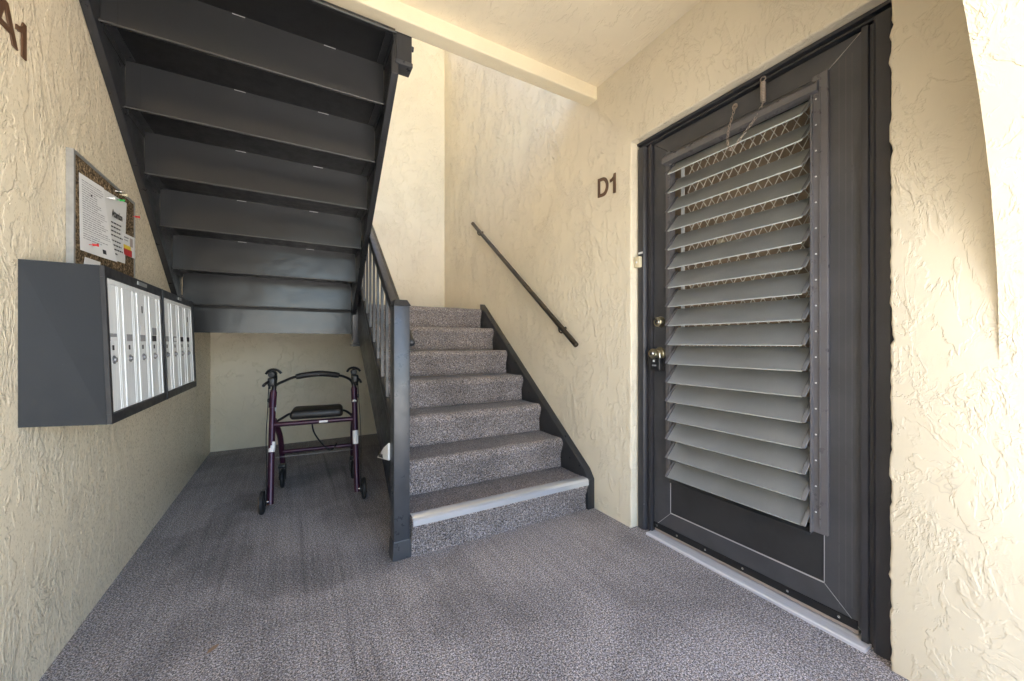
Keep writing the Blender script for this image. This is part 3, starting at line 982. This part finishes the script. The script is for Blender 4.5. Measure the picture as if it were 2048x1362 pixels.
tag(obj('door_sill', prism([(XR + .012, .0005), (XR + .012, .009), (XR + .018, .013), (XR + .050, .013), (XR + .054, .008), (FX + .03, .008), (FX + .03, .0005)], 'y', .512, 1.396), M_SILL, smooth=20), 'dull silver metal sill under the louvred door', 'door sill')
idr = thing('inner_door', 'brown inner door glimpsed behind the louvres and lattice', 'door')
obj('door_panel', box(XR + .17, XR + .20, DY0 + .004, DY1 - .004, .012, DZ - .004), M_INNER, idr)
obj('door_knocker', lathe([(0, .020), (-.006, .020), (-.010, .014)], (XR + .17, 1.09, 1.47), (1, 0, 0), 18), M_IVORY, idr, smooth=40)

# check spring and chain
ch = thing('door_chain', 'rusty check spring and slack chain at the top of the louvred door', 'door chain')
hook = Vector((FX - .020, .842, 2.058))
path = []
for i in range(13 * 12 + 1):
    a = 2 * math.pi * i / 12
    path.append((hook.x + .0085 * math.cos(a), hook.y + .0085 * math.sin(a), 2.046 - .080 * i / (13 * 12)))
obj('spring', tube(path, .0023, 6), M_RUST, ch, smooth=60)
ring = lambda c, r, ax: [c + (Vector((0, math.cos(t), math.sin(t))) if ax == 'x' else Vector((math.cos(t), 0, math.sin(t)))) * r for t in [2 * math.pi * i / 12 for i in range(12)]]
b = tube(ring(hook + Vector((0, 0, 0)), .010, 'x'), .0022, 6, close=True)
tube([hook + Vector((0, 0, .008)), hook + Vector((.02, 0, .012))], .0022, 6, b)
obj('hook', b, M_RUST, ch, smooth=60)
hook2 = Vector((FX - .008, .962, 2.016))
b = tube(ring(hook2, .010, 'x'), .0024, 6, close=True)
tube(ring(hook2 + Vector((0, .004, -.008)), .008, 'y'), .002, 6, b, close=True)
tube([hook2 + Vector((-.002, 0, .006)), hook2 + Vector((.010, 0, .006))], .004, 8, b)
obj('hook', b, M_RUST, ch, smooth=60)
def link_bm(c, t, roll, bm):
    t = t.normalized()
    u = t.orthogonal().normalized()
    u = Matrix.Rotation(roll, 3, t) @ u
    pts = [c + t * (.0108 * math.cos(a)) + u * (.0048 * math.sin(a)) for a in [2 * math.pi * i / 10 for i in range(10)]]
    return tube(pts, .0013, 5, bm, close=True)
cp = smooth_path([(hook.x, .842, 1.963), (hook.x - .012, .860, 1.915), (FX - .074, .893, 1.840), (FX - .078, .925, 1.806), (FX - .078, .948, 1.812), (FX - .060, .962, 1.880), (FX - .034, .963, 1.95), (hook2.x - .002, .962, 2.005)], 8)
L = [0]
for i in range(1, len(cp)):
    L.append(L[-1] + (cp[i] - cp[i - 1]).length)
b, s, k = None, .006, 0
while s < L[-1]:
    i = max(j for j in range(len(L)) if L[j] <= s)
    i = min(i, len(cp) - 2)
    f = (s - L[i]) / (L[i + 1] - L[i])
    b = link_bm(cp[i].lerp(cp[i + 1], f), cp[i + 1] - cp[i], (k % 2) * math.pi / 2 + .5, b)
    s += .0175
    k += 1
o = obj('chain_links', b, M_RUST, ch, smooth=60)
o['kind'] = 'stuff'

dbell = thing('doorbell', 'small ivory doorbell box on the door reveal beside the frame', 'doorbell')
obj('bell_box', box(XR + .018, XR + .040, DY1 - .040, DY1 - .003, 1.405, 1.462, .003), M_IVORY, dbell, smooth=40)
obj('bell_button', lathe([(0, .006), (-.003, .0055), (-.004, .003)], (XR + .018, DY1 - .022, 1.432), (1, 0, 0), 12), M_WHITE, dbell, smooth=40)
tag(obj('sticker', box(XR + .0385, XR + .0395, DY1 - .046, DY1 - .016, 1.478, 1.488), M_WHITE), 'white sticker strip on the door frame above the doorbell', 'sticker')

# ------------------------------------------------------------------ walker under the stairs
wk = thing('walker', 'purple four wheeled walker with black seat parked under the stairs', 'walker')
wk.location = (.143, 2.862, 0)
wk.rotation_euler = (0, 0, R(-5.5))
def wobj(name, b, mat, par=None, smooth=45):
    return obj(name, b, mat, par or wk, smooth)
for s in (-1, 1):
    o_ = -.024 if s < 0 else .004
    lg = wobj('near_leg', tube(smooth_path([(s * .238, -.205, .045), (s * .232 + o_ * .4, -.150, .25), (s * .226 + o_ * .8, -.090, .48), (s * .222 + o_, -.045, .66), (s * .220 + o_, -.035, .70)], 3), .0178, 12), M_PURPLE)
    wobj('sleeve', tube([(s * .2235 + o_, -.062, .595), (s * .221 + o_, -.038, .69)], .0208, 12), M_PURPLE, lg)
    c0 = Vector((s * .2235 + o_ * .9, -.065, .565 if s < 0 else .60))
    wobj('white_label', tube([c0, c0 + Vector((-.001 * s, .010, .045 if s < 0 else .025))], .0186, 12, cap=False), M_WHITE, lg)
    c0 = Vector((s * .2300 + o_ * .55, -.128, .335))
    wobj('white_label', tube([c0, c0 + Vector((-.0018 * s, .017, .058 if s < 0 else .085))], .0186, 12, cap=False), M_WHITE, lg)
    wobj('far_leg', tube(smooth_path([(s * .218 + o_ * .9, -.070, .52), (s * .220, .04, .40), (s * .222, .135, .29), (s * .222, .180, .21), (s * .222, .190, .18)], 3), .0170, 12), M_PURPLE)
    ux = s * .216 + o_
    hp = wobj('handle_post', tube(smooth_path([(ux + s * .004, -.036, .69), (ux + s * .002, -.02, .745), (ux, -.012, .775), (ux, -.03, .800), (ux, -.07, .806)], 4), .0135, 10), M_BLACKPLASTIC)
    wobj('grip', lathe([(0, .010), (.002, .0175), (.03, .019), (.06, .018), (.10, .020), (.112, .016), (.114, .004)], (ux, -.045, .806), (0, -1, .02), 14), M_RUBBER, hp)
    b = box(ux - .020 + s * .012, ux + .020 + s * .012, -.080, -.032, .728, .784, .010, 2)
    tube([(ux + s * .018, -.06, .765), (ux + s * .040, -.10, .748), (ux + s * .042, -.145, .742)], .0085, 8, b)
    tube(smooth_path([(ux - .040, -.075, .806), (ux - .026, -.075, .826), (ux, -.078, .834), (ux + .026, -.075, .826), (ux + .042, -.075, .808)], 3), .0075, 8, b)
    tube([(ux + s * .022, -.06, .735), (ux + s * .024, -.062, .712)], .007, 8, b)
    wobj('brake_lever', b, M_BLACKPLASTIC, hp)
    wobj('height_knob', lathe([(0, .012), (.010, .014), (.014, .008)], (s * .238 + o_, -.048, .64), (s, 0, 0), 10), M_BLACKPLASTIC, lg)
    # near wheel, outside the leg
    wx = s * .277
    w = wobj('wheel', lathe([(-.014, .040), (-.012, .058), (-.007, .066), (.007, .066), (.012, .058), (.014, .040)], (wx, -.215, .066), (1, 0, 0), 28), M_RUBBER)
    wobj('hub', lathe([(-.016, .010), (-.0155, .034), (.0155, .034), (.016, .010)], (wx, -.215, .066), (1, 0, 0), 20), M_BLACKPLASTIC, w)
    wobj('axle', tube([(s * .236, -.209, .066), (s * .290, -.215, .066)], .006, 8), M_CHROME, w)
    b = box(min(s * .255, s * .262), max(s * .255, s * .262), -.235, -.19, .05, .15, .002)
    wobj('brake_shoe', b, M_BLACKPLASTIC, lg)
    # far caster
    cx, cy = s * .224, .215
    w = wobj('wheel', lathe([(-.013, .040), (-.011, .058), (-.006, .065), (.006, .065), (.011, .058), (.013, .040)], (cx, cy, .065), (1, 0, 0), 28), M_RUBBER)
    wobj('hub', lathe([(-.015, .010), (-.0145, .032), (.0145, .032), (.015, .010)], (cx, cy, .065), (1, 0, 0), 20), M_BLACKPLASTIC, w)
    b = None
    for q in (-1, 1):
        b = prism([(cy - .022, .16), (cy + .018, .16), (cy + .012, .055), (cy - .010, .055)], 'x', cx + q * .0175, cx + q * .0215, 0, bm=b)
    box(cx - .0215, cx + .0215, cy - .045, cy + .02, .146, .165, .004, bm=b)
    wobj('fork', b, M_BLACKPLASTIC, w)
    wobj('caster_stem', tube([(s * .222, .190, .16), (s * .222, .190, .185)], .008, 8), M_CHROME, w)
    # brake cable from the lever down to the wheel
    wobj('brake_cable', tube(smooth_path([(s * .240 + o_, -.08, .75), (s * .252 + o_, -.03, .60), (s * .262 + o_ * .6, -.09, .42), (s * .262, -.17, .24), (s * .258, -.21, .14)], 5), .0026, 6), M_BLACKPLASTIC)
    # hoop arms that hold the seat
    wobj('seat_arm', tube(smooth_path([(s * .215 + o_, -.072, .500), (s * .195, -.03, .522), (s * .165, .02, .535), (s * .13, .06, .53)], 4), .0075, 8), M_BLACKPLASTIC)
wobj('cross_bar', tube([(-.244, -.086, .492), (.226, -.082, .492)], .0150, 12), M_PURPLE)
wobj('maker_label', prism([(-.0990, .486), (-.0975, .499), (-.0985, .499), (-.1000, .486)], 'x', .015, .065), M_WHITE)
wobj('lower_bar', tube([(-.222, .150, .262), (.222, .150, .262)], .0135, 12), M_PURPLE)
b = box(-.156, .156, -.066, .160, .506, .564, .024, 4)
for v in b.verts:
    v.co.z += .008 * (1 - (v.co.x / .15) ** 2)
wobj('seat', b, M_PAD)
arc = smooth_path([(-.243, -.030, .690), (-.236, -.005, .728), (-.19, .04, .752), (-.13, .085, .772), (0, .118, .786), (.13, .085, .772), (.19, .04, .752), (.214, -.005, .728), (.219, -.030, .690)], 5)
br = wobj('backrest_bar', tube(arc, .0085, 10), M_BLACKPLASTIC)
pad = [p for p in arc if abs(p.x) < .138]
wobj('backrest_pad', tube(pad, [.017] + [.0195] * (len(pad) - 2) + [.017], 14), M_PAD, br)
wobj('pad_print', text_bm('DLite', .018, .0, Matrix.Translation((-.032, .0985, .779)) @ Matrix.Rotation(R(78), 4, 'X')), M_GREYINK, br, None)
wobj('strap', tube(smooth_path([(-.03, -.05, .50), (-.02, -.03, .42), (.015, .0, .345), (.06, .02, .285), (.085, .02, .275), (.11, .01, .30), (.115, .0, .32)], 5), .0050, 8), M_BLACKPLASTIC)
wobj('cross_wire', tube([(-.23, -.13, .30), (.23, -.13, .30)], .0014, 6), M_GREYINK)

# ------------------------------------------------------------------ small things lying about
nw = thing('folded_newspaper', 'folded white newspaper stuck between the newel post and the stair stringer', 'newspaper')
obj('folded_pages', prism([(1.868, .444), (2.131, .388), (2.136, .394), (2.06, .432), (1.97, .482), (1.868, .526)], 'x', .391, .402, .003), M_WHITE, nw, smooth=40)
b = text_bm('Maalaea', .036, 0, Matrix.Translation((.3905, 2.098, .404)) @ RIGHTW @ Matrix.Rotation(R(11), 4, 'Z'), bold=.0012)
obj('masthead', b, M_INK, nw)

tag(obj('fallen_leaf', prism([(-.018, 0), (-.006, .009), (.012, .007), (.02, 0), (.008, -.007), (-.008, -.006)], 'z', .003, .0045), material('dry_leaf', (.30, .19, .12), .8)), 'small dry brown leaf lying on the carpet in front', 'leaf')
bpy.data.objects['fallen_leaf'].location = (-.226, 1.571, 0)
bpy.data.objects['fallen_leaf'].rotation_euler = (0, R(-6), .7)
